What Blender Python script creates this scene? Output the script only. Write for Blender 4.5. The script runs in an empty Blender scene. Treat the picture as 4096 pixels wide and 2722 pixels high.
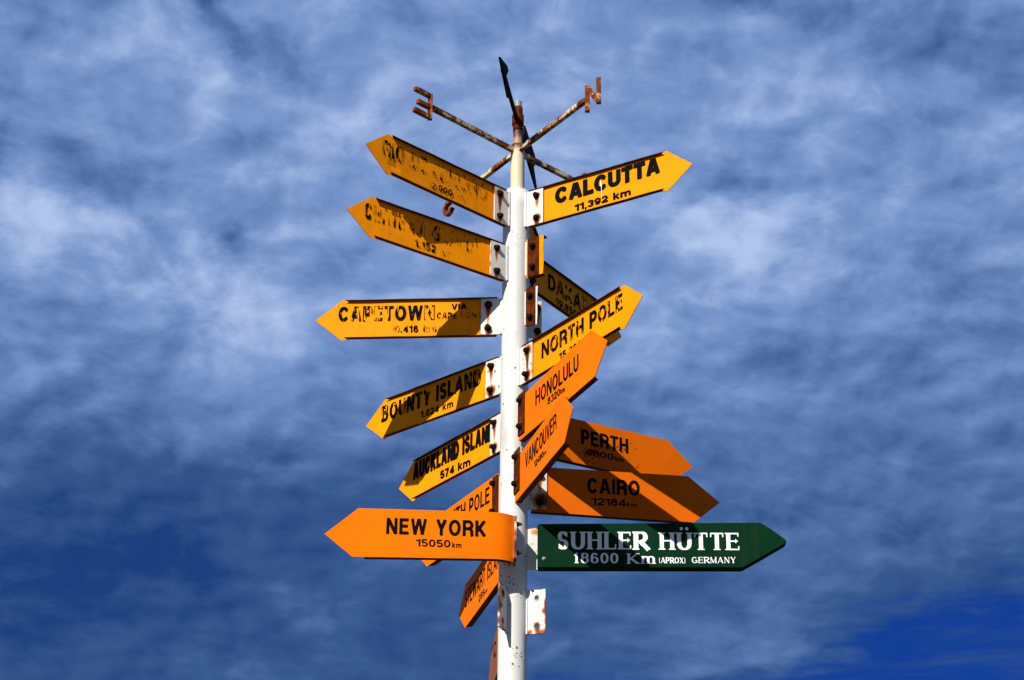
import bpy, bmesh, math, random
import numpy as np
from mathutils import Vector, noise as mnoise

S = bpy.context.scene
COL = S.collection
random.seed(7)
rad = math.radians

# ------------------------------------------------------------------ camera
CZ = 1.6                      # eye height above the ground
FPX, PITCH, ROLL, YAW, DIST = 8715.5, 0.46606, -0.009672, -0.001578, 8.123
cam = bpy.data.cameras.new('camera'); camo = bpy.data.objects.new('camera', cam); COL.objects.link(camo)
S.camera = camo
cam.sensor_width = 36.0; cam.sensor_fit = 'HORIZONTAL'; cam.lens = FPX / 4096 * 36.0
cam.clip_start = 0.05; cam.clip_end = 20000
_c, _s = math.cos(YAW), math.sin(YAW)
FW = np.array([_s * math.cos(PITCH), _c * math.cos(PITCH), math.sin(PITCH)])
RT = np.array([_c, -_s, 0.0]); UP = np.cross(RT, FW)
# the picture is turned by ROLL
_cr, _sr = math.cos(-ROLL), math.sin(-ROLL)
RT2 = RT * _cr + UP * _sr; UP2 = -RT * _sr + UP * _cr
CAMP = np.array([0.0, -DIST, CZ])
from mathutils import Matrix
camo.matrix_world = Matrix(((RT2[0], UP2[0], -FW[0], CAMP[0]), (RT2[1], UP2[1], -FW[1], CAMP[1]),
                            (RT2[2], UP2[2], -FW[2], CAMP[2]), (0, 0, 0, 1)))

def ray(px, py):
    u, v = (px - 2048) / FPX, (1361 - py) / FPX
    return FW + RT2 * u + UP2 * v

# ------------------------------------------------------------------ sky, sun, exposure
_e, _a = rad(36.0), rad(-148.2)
SUN = np.array([math.sin(_a) * math.cos(_e), math.cos(_a) * math.cos(_e), math.sin(_e)])
SUN_EL = math.asin(SUN[2]); SUN_AZ = math.atan2(SUN[0], SUN[1])
S.view_settings.view_transform = 'Standard'; S.view_settings.look = 'None'
S.view_settings.exposure = 0.45; S.view_settings.gamma = 1.0
S.render.engine = 'CYCLES'

world = bpy.data.worlds.new('World'); S.world = world; world.use_nodes = True
wt = world.node_tree; wn, wl = wt.nodes, wt.links
for n in list(wn): wn.remove(n)

class NB:
    """tiny helper for building node trees"""
    def __init__(s, tree): s.t = tree; s.n = tree.nodes; s.l = tree.links
    def put(s, sock, v):
        if isinstance(v, bpy.types.NodeSocket): s.l.new(v, sock)
        elif v is not None:
            try: sock.default_value = v
            except Exception: sock.default_value = (v, v, v)
    def math(s, op, a, b=None, c=None, clamp=False):
        n = s.n.new('ShaderNodeMath'); n.operation = op; n.use_clamp = clamp
        for i, v in enumerate((a, b, c)):
            if v is not None: s.put(n.inputs[i], v)
        return n.outputs[0]
    def vmath(s, op, a, b=None, scale=None):
        n = s.n.new('ShaderNodeVectorMath'); n.operation = op
        s.put(n.inputs[0], a)
        if b is not None: s.put(n.inputs[1], b)
        if scale is not None: s.put(n.inputs['Scale'], scale)
        return n.outputs['Value'] if op in ('DOT_PRODUCT', 'LENGTH', 'DISTANCE') else n.outputs['Vector']
    def comb(s, x, y, z):
        n = s.n.new('ShaderNodeCombineXYZ')
        for i, v in enumerate((x, y, z)): s.put(n.inputs[i], v)
        return n.outputs[0]
    def sep(s, v):
        n = s.n.new('ShaderNodeSeparateXYZ'); s.put(n.inputs[0], v); return n.outputs
    def noise(s, vec, scale, detail=5, rough=0.55, dist=0.0, col=False):
        n = s.n.new('ShaderNodeTexNoise'); s.put(n.inputs['Vector'], vec)
        n.inputs['Scale'].default_value = scale; n.inputs['Detail'].default_value = detail
        n.inputs['Roughness'].default_value = rough; n.inputs['Distortion'].default_value = dist
        return n.outputs['Color' if col else 'Fac']
    def voro(s, vec, scale, rnd=1.0):
        n = s.n.new('ShaderNodeTexVoronoi'); s.put(n.inputs['Vector'], vec); n.inputs['Scale'].default_value = scale
        n.inputs['Randomness'].default_value = rnd
        return n.outputs['Distance'], n.outputs['Color']
    def ramp(s, fac, stops, interp='EASE'):
        n = s.n.new('ShaderNodeValToRGB'); s.put(n.inputs[0], fac); cr = n.color_ramp; cr.interpolation = interp
        while len(cr.elements) < len(stops): cr.elements.new(0.5)
        for e, (p, c) in zip(cr.elements, stops):
            e.position = p; e.color = (*c, 1) if len(c) == 3 else c
        return n.outputs[0]
    def sstep(s, v, a, b):
        n = s.n.new('ShaderNodeMapRange'); n.interpolation_type = 'SMOOTHSTEP'
        s.put(n.inputs[0], v); n.inputs[1].default_value = a; n.inputs[2].default_value = b
        return n.outputs[0]
    def mix(s, f, a, b, mode='MIX'):
        n = s.n.new('ShaderNodeMix'); n.data_type = 'RGBA'; n.blend_type = mode
        s.put(n.inputs[0], f)
        for i, v in ((6, a), (7, b)):
            if isinstance(v, tuple) and len(v) == 3: v = (*v, 1)
            s.put(n.inputs[i], v)
        return n.outputs[2]

B = NB(wt)
SKY_K = 0.1
sky = wn.new('ShaderNodeTexSky'); sky.sky_type = 'NISHITA'; sky.sun_disc = False
sky.sun_elevation = SUN_EL; sky.sun_rotation = SUN_AZ
sky.ozone_density = 4.0; sky.dust_density = 0.3; sky.air_density = 1.0
tc = wn.new('ShaderNodeTexCoord'); DIRV = B.vmath('NORMALIZE', tc.outputs['Generated'])
dx, dy, dz = B.sep(DIRV)
zz = B.math('MAXIMUM', dz, 0.015)
az = B.math('ARCTAN2', dx, dy); el = B.math('ARCSINE', dz)
# a cloud layer seen in perspective
den = B.math('ADD', zz, 0.30)
cp = B.comb(B.math('DIVIDE', dx, den), B.math('DIVIDE', dy, den), 0.0)
warp = B.noise(cp, 9.0, 3, 0.5, col=True)
cpw = B.vmath('ADD', cp, B.vmath('SCALE', B.vmath('SUBTRACT', warp, (0.5, 0.5, 0.5)), scale=0.045))
n_big = B.noise(cpw, 6.5, 4, 0.5)
# lumps: the same field read a little towards the sun gives each lump a lit and a dull side
LUMP = [(21.0, 6, 0.52, (3.1, 1.7, 0.4), .016), (38.0, 6, 0.58, (8.3, 2.2, 1.4), .010)]
def lump(k):
    sc, det, ro, o_, dl = LUMP[k]
    a = B.noise(B.vmath('ADD', cpw, o_), sc, det, ro)
    hs = math.hypot(SUN[0], SUN[1])
    b_ = B.noise(B.vmath('ADD', cpw, (o_[0] + SUN[0] / hs * dl, o_[1] + SUN[1] / hs * dl, o_[2])), sc, det, ro)
    return a, B.math('SUBTRACT', a, b_)
n_mid, em_mid = lump(0); n_fine, em_fine = lump(1)
# warped angles: the outline of the big masses is ragged too
w2 = B.noise(cp, 11.0, 5, 0.6, col=True)
w2x, w2y, w2z = B.sep(w2)
azw = B.math('ADD', az, B.math('MULTIPLY', B.math('SUBTRACT', w2x, 0.5), 0.075))
elw = B.math('ADD', el, B.math('MULTIPLY', B.math('SUBTRACT', w2y, 0.5), 0.06))

def dir_of(px, py):
    v = ray(px, py); v = v / np.linalg.norm(v)
    return math.atan2(v[0], v[1]), math.asin(v[2])
def blob(px, py, rx, ry, slant=0.0):
    a0, e0 = dir_of(px, py)
    da = B.math('SUBTRACT', azw, a0); de = B.math('SUBTRACT', elw, e0)
    de = B.math('ADD', de, B.math('MULTIPLY', da, slant))
    q = B.math('ADD', B.math('POWER', B.math('DIVIDE', da, rx / FPX), 2.0), B.math('POWER', B.math('DIVIDE', de, ry / FPX), 2.0))
    return B.math('EXPONENT', B.math('MULTIPLY', q, -1.0))
MASSES = [  # where the cloud sheet is thick and bright (+) or thin and dark (-): px, py, rx, ry, weight, slant
    (120, 880, 360, 190, .26, 0), (900, 1230, 560, 260, .28, .25), (2960, 930, 360, 200, .28, .2),
    (700, 250, 420, 220, .10, 0), (1650, 420, 800, 320, .10, 0), (3250, 330, 480, 200, .10, .2),
    (2780, 1330, 330, 220, .10, 0), (150, 1480, 380, 110, .10, .3), (2150, 950, 500, 300, .06, 0),
    (880, 80, 280, 75, -.26, .5), (1180, 210, 160, 90, -.16, .6), (390, 680, 210, 150, -.20, .5), (0, 610, 110, 110, -.32, 0),
    (945, 925, 90, 85, -.36, 0), (610, 960, 150, 90, -.20, .6), (3130, 60, 420, 110, -.26, .1),
    (2990, 715, 230, 70, -.20, .2), (3990, 270, 260, 150, -.18, .5), (3780, 440, 130, 70, -.12, 0),
    (300, 2200, 1000, 520, -.17, 0), (200, 1250, 320, 100, -.10, 0), (3300, 1480, 520, 130, -.08, 0),
    (2950, 2500, 420, 120, .17, -.15), (1180, 2420, 260, 70, .12, .3), (3250, 2250, 500, 100, .10, -.1), (3500, 1620, 380, 120, .06, 0),
    (1000, 1620, 300, 90, .08, .3), (900, 2640, 500, 60, .06, .15)]
eg = B.sstep(el, dir_of(2048, 2500)[1], dir_of(2048, 1050)[1])
tex = B.math('MULTIPLY', B.math('SUBTRACT', n_mid, 0.5), 0.47)
tex = B.math('MULTIPLY_ADD', em_mid, 0.42, tex); tex = B.math('MULTIPLY_ADD', em_fine, 0.20, tex)
tex = B.math('MULTIPLY_ADD', B.math('SUBTRACT', n_fine, 0.5), 0.11, tex)
val = B.math('MULTIPLY_ADD', B.math('SUBTRACT', n_big, 0.5), 0.34, 0.498)
# the deck is thicker, darker and flatter towards the horizon
val = B.math('MULTIPLY_ADD', tex, B.math('MULTIPLY_ADD', eg, 0.45, 0.55), val)
val = B.math('MULTIPLY_ADD', B.math('SUBTRACT', eg, 0.62), 0.36, val)
for (px, py, rx, ry, wgt, sl) in MASSES:
    val = B.math('MULTIPLY_ADD', blob(px, py, rx, ry, sl), wgt, val)
cloud = B.ramp(val, [(0.10, (.014, .052, .200)), (0.30, (.042, .105, .280)), (0.50, (.108, .205, .450)), (0.70, (.205, .325, .620)), (0.95, (.44, .56, .84))], 'LINEAR')
# gap of clear sky low on one side, streaked with thin cloud
stk = B.noise(B.comb(B.math('MULTIPLY', az, 6.0), B.math('MULTIPLY', el, 46.0), 0.7), 2.2, 5, 0.55, 0.3)
gap = B.math('ADD', blob(3900, 2740, 1450, 230, -.02), B.math('MULTIPLY', blob(4300, 2560, 900, 250, -.1), .8))
gap = B.math('MULTIPLY', B.sstep(B.math('ADD', gap, B.math('MULTIPLY', B.math('SUBTRACT', stk, 0.5), 1.1)), .16, .80), 0.95)
wisp = B.noise(B.comb(B.math('MULTIPLY', az, 5.0), B.math('MULTIPLY', el, 34.0), 4.2), 2.6, 6, 0.6, 0.5)
gap = B.math('MULTIPLY', gap, B.math('MULTIPLY_ADD', B.sstep(wisp, .40, .72), -.62, 1.0))
hole = B.sstep(val, 0.20, 0.02)
gap = B.math('MAXIMUM', gap, B.math('MULTIPLY', hole, 0.25))
clear = B.mix(1.0, B.vmath('SCALE', sky.outputs[0], scale=SKY_K), (0.030, 0.165, 0.60), 'MULTIPLY')
# cloud droplets scatter forward: the sheet is brighter on the sun's side of the sky
cs = B.math('MAXIMUM', B.vmath('DOT_PRODUCT', DIRV, tuple(SUN)), 0.0)
fwd = B.math('MULTIPLY_ADD', B.math('POWER', cs, 2.0), 0.10, 1.0)
cloud = B.vmath('SCALE', B.mix(B.math('MULTIPLY', cs, 0.35), cloud, (0.26, 0.29, 0.36)), scale=fwd)
final = B.mix(gap, cloud, clear)
bg = wn.new('ShaderNodeBackground'); bg.inputs[1].default_value = 0.73
wl.new(final, bg.inputs[0])
wo = wn.new('ShaderNodeOutputWorld'); wl.new(bg.outputs[0], wo.inputs[0])
world.cycles.sampling_method = 'MANUAL'; world.cycles.sample_map_resolution = 512

sun = bpy.data.lights.new('sun', 'SUN'); sun.energy = 5.0; sun.angle = rad(0.53); sun.color = (1.0, 0.95, 0.86)
suno = bpy.data.objects.new('sun', sun); COL.objects.link(suno); suno.location = (-20, -30, 30)
suno.rotation_euler = Vector(SUN).to_track_quat('Z', 'Y').to_euler()

# ------------------------------------------------------------------ materials
def mat(name):
    m = bpy.data.materials.new(name); m.use_nodes = True
    nb = NB(m.node_tree); bs = nb.n['Principled BSDF']
    return m, nb, bs
def objco(nb):
    return nb.n.new('ShaderNodeTexCoord').outputs['Object']
def attr(nb, name):
    a = nb.n.new('ShaderNodeAttribute'); a.attribute_name = name; return a.outputs['Fac']
def bump(nb, bs, h, strength, dist=0.002):
    b = nb.n.new('ShaderNodeBump'); b.inputs['Strength'].default_value = strength; b.inputs['Distance'].default_value = dist
    nb.l.new(h, b.inputs['Height']); nb.l.new(b.outputs[0], bs.inputs['Normal'])

def sign_paint(name, c, fade, rough=0.55, stain=.26):
    m, nb, bs = mat(name); co = objco(nb)
    big = nb.noise(co, 3.5, 4, 0.6); fine = nb.noise(co, 60, 4, 0.6)
    streak = nb.noise(nb.vmath('MULTIPLY', co, (26, 26, 2.2)), 1.0, 4, 0.6)
    col = nb.mix(nb.sstep(big, .35, .7), tuple(c), tuple(fade))
    col = nb.mix(nb.math('MULTIPLY', nb.sstep(streak, .52, .8), stain), col, (.20, .11, .03))
    smud = nb.sstep(nb.noise(nb.vmath('ADD', co, (2.7, 9.1, 4.4)), 9, 6, .68), .50, .82)
    col = nb.mix(nb.math('MULTIPLY', smud, stain * .9), col, (.13, .075, .025))
    spot = nb.sstep(nb.noise(co, 95, 3, 0.5), .70, .74)
    col = nb.mix(nb.math('MULTIPLY', spot, .55), col, (.08, .045, .02))
    # rust creeps in from raw edges
    e = nb.math('MULTIPLY', attr(nb, 'rust'), nb.sstep(fine, .25, .75))
    col = nb.mix(nb.math('MINIMUM', e, 1.0), col, (.16, .045, .012))
    nb.put(bs.inputs['Base Color'], col)
    nb.put(bs.inputs['Roughness'], nb.math('MULTIPLY_ADD', fine, .25, rough - .1))
    bs.inputs['Specular IOR Level'].default_value = 0.035
    bump(nb, bs, big, .25, .004)
    return m
M = {}
M['yellow'] = sign_paint('yellow_sign_paint', (.86, .278, .0015), (.81, .250, .0015))
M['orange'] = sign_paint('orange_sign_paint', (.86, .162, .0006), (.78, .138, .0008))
M['dull_orange'] = sign_paint('darker_orange_sign_paint', (.58, .106, .0006), (.50, .090, .0008))  # the orange scaled darker, for the CAIRO and PERTH boards
M['dull_orange_flange'] = sign_paint('darker_orange_flange', (.10, .020, .002), (.06, .012, .002))
M['brown'] = sign_paint('faded_shaded_brown_paint', (.27, .095, .045), (.22, .08, .04))  # faded orange with the board's shade mixed into the brown
M['brown_flange'] = sign_paint('faded_shaded_brown_flange', (.06, .02, .01), (.05, .02, .01))
M['yellow_flange'] = sign_paint('dark_yellow_flange', (.060, .022, .004), (.035, .013, .004))  # flanges coloured much darker than their boards, on every side
M['orange_flange'] = sign_paint('dark_orange_flange', (.14, .026, .002), (.08, .016, .002))
M['green'] = sign_paint('green_sign_paint', (.0004, .019, .0065), (.0004, .023, .008), .65, .03)

def flat(name, c, rough=.5, var=.25, scale=30, spec=.3):
    m, nb, bs = mat(name); co = objco(nb); n = nb.noise(co, scale, 5, .6)
    nb.put(bs.inputs['Base Color'], nb.mix(n, tuple(x * (1 - var) for x in c), tuple(x * (1 + var) for x in c)))
    bs.inputs['Roughness'].default_value = rough; bs.inputs['Specular IOR Level'].default_value = spec
    return m
M['black'] = flat('black_lettering', (.0032, .0030, .0030), .75, .3, 50, .04)
M['white_letter'] = flat('white_lettering', (.78, .79, .80), .5, .05, 50, .2)
M['bolt'] = flat('rusty_bolt', (.014, .005, .003), .8, .6, 160, .08)
M['nut'] = flat('dark_bolt', (.015, .012, .011), .6, .4, 160, .3)
M['rivet'] = flat('zinc_bolt', (.42, .44, .46), .35, .2, 60, .5)
M['galv'] = flat('galvanised_cap', (.22, .25, .25), .5, .35, 70, .4)

def rust_mat(name, dark, mid, light, paint=None, pthr=(.5, .6)):
    m, nb, bs = mat(name); co = objco(nb)
    a = nb.noise(co, 34, 6, .65, .4); b = nb.noise(nb.vmath('MULTIPLY', co, (60, 60, 14)), 1.0, 5, .6)
    col = nb.ramp(nb.math('MULTIPLY_ADD', b, .5, nb.math('MULTIPLY', a, .5)), [(.28, dark), (.5, mid), (.72, light)], 'LINEAR')
    if paint:
        k = nb.sstep(nb.noise(nb.vmath('ADD', co, (4.2, 1.1, 7.7)), 21, 6, .62, .3), *pthr)
        col = nb.mix(k, col, paint)
    nb.put(bs.inputs['Base Color'], col)
    bs.inputs['Roughness'].default_value = .85; bs.inputs['Specular IOR Level'].default_value = .05
    bump(nb, bs, a, .6, .002)
    return m
M['rust'] = rust_mat('rusted_plate', (.010, .0025, .001), (.072, .0125, .0022), (.19, .042, .006))
M['arm'] = rust_mat('flaking_white_bar', (.018, .006, .003), (.12, .034, .010), (.30, .11, .04), (.56, .46, .33), (.45, .60))
M['letterbar'] = rust_mat('rusty_letter_bar', (.020, .006, .002), (.15, .036, .006), (.38, .11, .020), (.55, .40, .25), (.52, .68))
M['mast'] = rust_mat('rusted_mast', (.018, .005, .003), (.075, .014, .004), (.22, .06, .012))
M['vane'] = rust_mat('dark_vane_plate', (.005, .004, .004), (.010, .006, .005), (.035, .014, .008), (.07, .07, .08), (.62, .8))

def white_steel(name, speck=1.0, cream=0.0):
    """white gloss paint with lichen flecks, grime and (attribute) rust runs"""
    m, nb, bs = mat(name); co = objco(nb)
    base = nb.mix(nb.noise(co, 5, 5, .6), (.66, .655, .63), (.54, .53, .49))
    grime = nb.sstep(nb.noise(nb.vmath('MULTIPLY', co, (9, 9, 3.0)), 1.0, 6, .62), .52, .82)
    base = nb.mix(nb.math('MULTIPLY', grime, .45), base, (.27, .24, .19))
    dist, vc = nb.voro(nb.vmath('MULTIPLY', co, (1, 1, .72)), 62)
    sel = nb.sep(vc)[0]
    wob = nb.noise(co, 170, 3, .6)
    patch = nb.noise(nb.vmath('ADD', co, (1.3, 5.2, .8)), 7.5, 4, .6)
    thr = nb.math('MULTIPLY', nb.sstep(patch, .42, .72), .34 * speck)
    siz = nb.math('MULTIPLY_ADD', wob, .34, nb.math('MULTIPLY', nb.sep(vc)[1], .16))
    fl = nb.math('MULTIPLY', nb.math('LESS_THAN', sel, thr), nb.math('LESS_THAN', dist, siz))
    d2, v2 = nb.voro(co, 175)
    f2 = nb.math('MULTIPLY', nb.math('LESS_THAN', nb.sep(v2)[0], nb.math('MULTIPLY', nb.sstep(patch, .5, .75), .30 * speck)), nb.math('LESS_THAN', d2, .36))
    fl = nb.math('MAXIMUM', fl, f2)
    base = nb.mix(nb.math('MULTIPLY', fl, .88), base, (.045, .042, .030))
    r = attr(nb, 'rust')
    rn = nb.noise(nb.vmath('MULTIPLY', co, (70, 70, 22)), 1.0, 5, .65)
    rr = nb.sstep(nb.math('MULTIPLY_ADD', nb.math('SUBTRACT', rn, .5), .55, r), .08, .95)
    rr = nb.math('MULTIPLY', rr, nb.sstep(r, .02, .14))
    rc = nb.ramp(rr, [(0.0, (.74, .60, .42)), (.25, (.58, .26, .075)), (.6, (.27, .07, .016)), (1.0, (.05, .016, .009))], 'LINEAR')
    base = nb.mix(nb.sstep(rr, .02, .35), base, rc)
    nb.put(bs.inputs['Base Color'], base)
    nb.put(bs.inputs['Roughness'], nb.math('MULTIPLY_ADD', rr, .4, .42))
    bs.inputs['Specular IOR Level'].default_value = .3
    bump(nb, bs, nb.noise(co, 90, 4, .6), .22, .002)
    return m
M['pole'] = white_steel('white_pole_paint', 1.0)
M['plate'] = white_steel('white_plate_paint', 1.3)

# top pipe: ivory paint
m, nb, bs = mat('ivory_pipe_paint'); co = objco(nb)
base = nb.mix(nb.noise(co, 7, 5, .6), (.66, .58, .42), (.58, .47, .30))
r = attr(nb, 'rust'); rn = nb.noise(nb.vmath('MULTIPLY', co, (55, 55, 18)), 1.0, 5, .65)
rr = nb.sstep(nb.math('MULTIPLY_ADD', nb.math('SUBTRACT', rn, .5), .6, r), .12, .9)
rr = nb.math('MULTIPLY', rr, nb.sstep(r, .02, .14))
base = nb.mix(rr, base, nb.ramp(rr, [(0.0, (.55, .30, .10)), (.5, (.34, .11, .022)), (1.0, (.07, .02, .01))], 'LINEAR'))
dist, vc = nb.voro(co, 50)
base = nb.mix(nb.math('MULTIPLY', nb.math('LESS_THAN', nb.sep(vc)[0], .035), nb.math('LESS_THAN', dist, .3)), base, (.06, .05, .035))
nb.put(bs.inputs['Base Color'], base); bs.inputs['Roughness'].default_value = .5; bs.inputs['Specular IOR Level'].default_value = .3
M['ivory'] = m

m, nb, bs = mat('coastal_ground'); co = objco(nb)
n1 = nb.noise(co, .35, 6, .6); n2 = nb.noise(co, 9.0, 6, .65)
base = nb.mix(nb.sstep(n1, .45, .6), (.028, .036, .013), (.05, .044, .034))
base = nb.mix(n2, base, (.03, .035, .018))
nb.put(bs.inputs['Base Color'], base); bs.inputs['Roughness'].default_value = .9
M['ground'] = m
m, nb, bs = mat('poured_concrete'); co = objco(nb)
nb.put(bs.inputs['Base Color'], nb.mix(nb.noise(co, 8, 6, .65), (.26, .25, .235), (.36, .35, .33))); bs.inputs['Roughness'].default_value = .9
M['concrete'] = m

# ------------------------------------------------------------------ object helpers
def link(name, me, material, parent=None):
    o = bpy.data.objects.new(name, me); COL.objects.link(o)
    if material is not None: me.materials.append(M[material] if isinstance(material, str) else material)
    if parent is not None: o.parent = parent
    return o
def tag(o, label=None, cat=None, group=None, kind=None):
    if label: o['label'] = label
    if cat: o['category'] = cat
    if group: o['group'] = group
    if kind: o['kind'] = kind
    return o
def thing(name, loc, label, cat, group=None):
    o = bpy.data.objects.new(name, None); COL.objects.link(o); o.location = loc; o.empty_display_size = .05
    return tag(o, label, cat, group)
def mesh_of(bm, name, off=(0, 0, 0), smooth=False):
    bmesh.ops.recalc_face_normals(bm, faces=bm.faces)
    if any(off): bmesh.ops.translate(bm, verts=bm.verts, vec=-Vector(off))
    me = bpy.data.meshes.new(name); bm.to_mesh(me); bm.free()
    if smooth:
        for p in me.polygons: p.use_smooth = True
    return me
def set_rust(me, fn):
    """point attribute 'rust' from fn(world-ish coordinate)"""
    a = me.attributes.new('rust', 'FLOAT', 'POINT')
    a.data.foreach_set('value', [float(fn(v.co)) for v in me.vertices])

class Frame:
    """vertical plane through the pole axis: r outwards, e out of the lettered face, z up"""
    def __init__(s, phi, side=None):
        p = rad(phi); s.d = np.array([math.cos(p), math.sin(p), 0.0]); n = np.array([s.d[1], -s.d[0], 0.0])
        s.n = n if n[1] < 0 else -n
        if side == 'flip': s.n = -s.n
        s.phi = phi
    def P(s, r, e, z): return Vector((s.d[0] * r + s.n[0] * e, s.d[1] * r + s.n[1] * e, z))
    def rz(s, px, py, e=0.0):
        w = ray(px, py); t = (e - CAMP @ s.n) / (w @ s.n); q = CAMP + w * t
        return np.array([q @ s.d, q[2]])

def prism(bm, fr, poly, e0, e1):
    a = [bm.verts.new(fr.P(r, e0, z)) for r, z in poly]; b = [bm.verts.new(fr.P(r, e1, z)) for r, z in poly]
    n = len(poly); bm.faces.new(a); bm.faces.new(list(reversed(b)))
    for i in range(n): bm.faces.new((a[i], a[(i + 1) % n], b[(i + 1) % n], b[i]))
def ribbon(bm, fr, sec, t, z0, z1):
    """sheet bent along sec [(r,e)], from z0(r) to z1(r), thickness t towards -e"""
    rows = []
    for r, e in sec:
        rows.append([bm.verts.new(fr.P(r, e, z0(r))), bm.verts.new(fr.P(r, e, z1(r))), bm.verts.new(fr.P(r, e - t, z1(r))), bm.verts.new(fr.P(r, e - t, z0(r)))])
    for a, b in zip(rows, rows[1:]):
        for i in range(4): bm.faces.new((a[i], a[(i + 1) % 4], b[(i + 1) % 4], b[i]))
    bm.faces.new(rows[0]); bm.faces.new(list(reversed(rows[-1])))
def hexa(bm, pts):   # 8 points: bottom ring 4, top ring 4
    v = [bm.verts.new(p) for p in pts]
    for f in ((0, 1, 2, 3), (7, 6, 5, 4), (0, 4, 5, 1), (1, 5, 6, 2), (2, 6, 7, 3), (3, 7, 4, 0)): bm.faces.new([v[i] for i in f])
def boxf(bm, fr, r0, r1, e0, e1, z0, z1):
    hexa(bm, [fr.P(r0, e0, z0), fr.P(r1, e0, z0), fr.P(r1, e1, z0), fr.P(r0, e1, z0), fr.P(r0, e0, z1), fr.P(r1, e0, z1), fr.P(r1, e1, z1), fr.P(r0, e1, z1)])
def bar(bm, a, b, w, h, upv=Vector((0, 0, 1))):
    a, b = Vector(a), Vector(b); d = (b - a).normalized(); s = d.cross(upv)
    if s.length < 1e-4: s = d.cross(Vector((1, 0, 0)))
    s.normalize(); u = s.cross(d).normalized(); s *= w / 2; u *= h / 2
    hexa(bm, [a - s - u, b - s - u, b + s - u, a + s - u, a - s + u, b - s + u, b + s + u, a + s + u])
def tube(bm, base, top, r0, r1=None, seg=48, rings=1, cap=True):
    r1 = r0 if r1 is None else r1
    base, top = Vector(base), Vector(top); d = (top - base); L = d.length; d.normalize()
    s = d.orthogonal().normalized(); u = d.cross(s)
    rows = []
    for k in range(rings + 1):
        t = k / rings; rr = r0 + (r1 - r0) * t
        rows.append([bm.verts.new(base + d * (L * t) + (s * math.cos(2 * math.pi * i / seg) + u * math.sin(2 * math.pi * i / seg)) * rr) for i in range(seg)])
    for a, b in zip(rows, rows[1:]):
        for i in range(seg): bm.faces.new((a[i], a[(i + 1) % seg], b[(i + 1) % seg], b[i]))
    if cap: bm.faces.new(list(reversed(rows[0]))); bm.faces.new(rows[-1])

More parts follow.
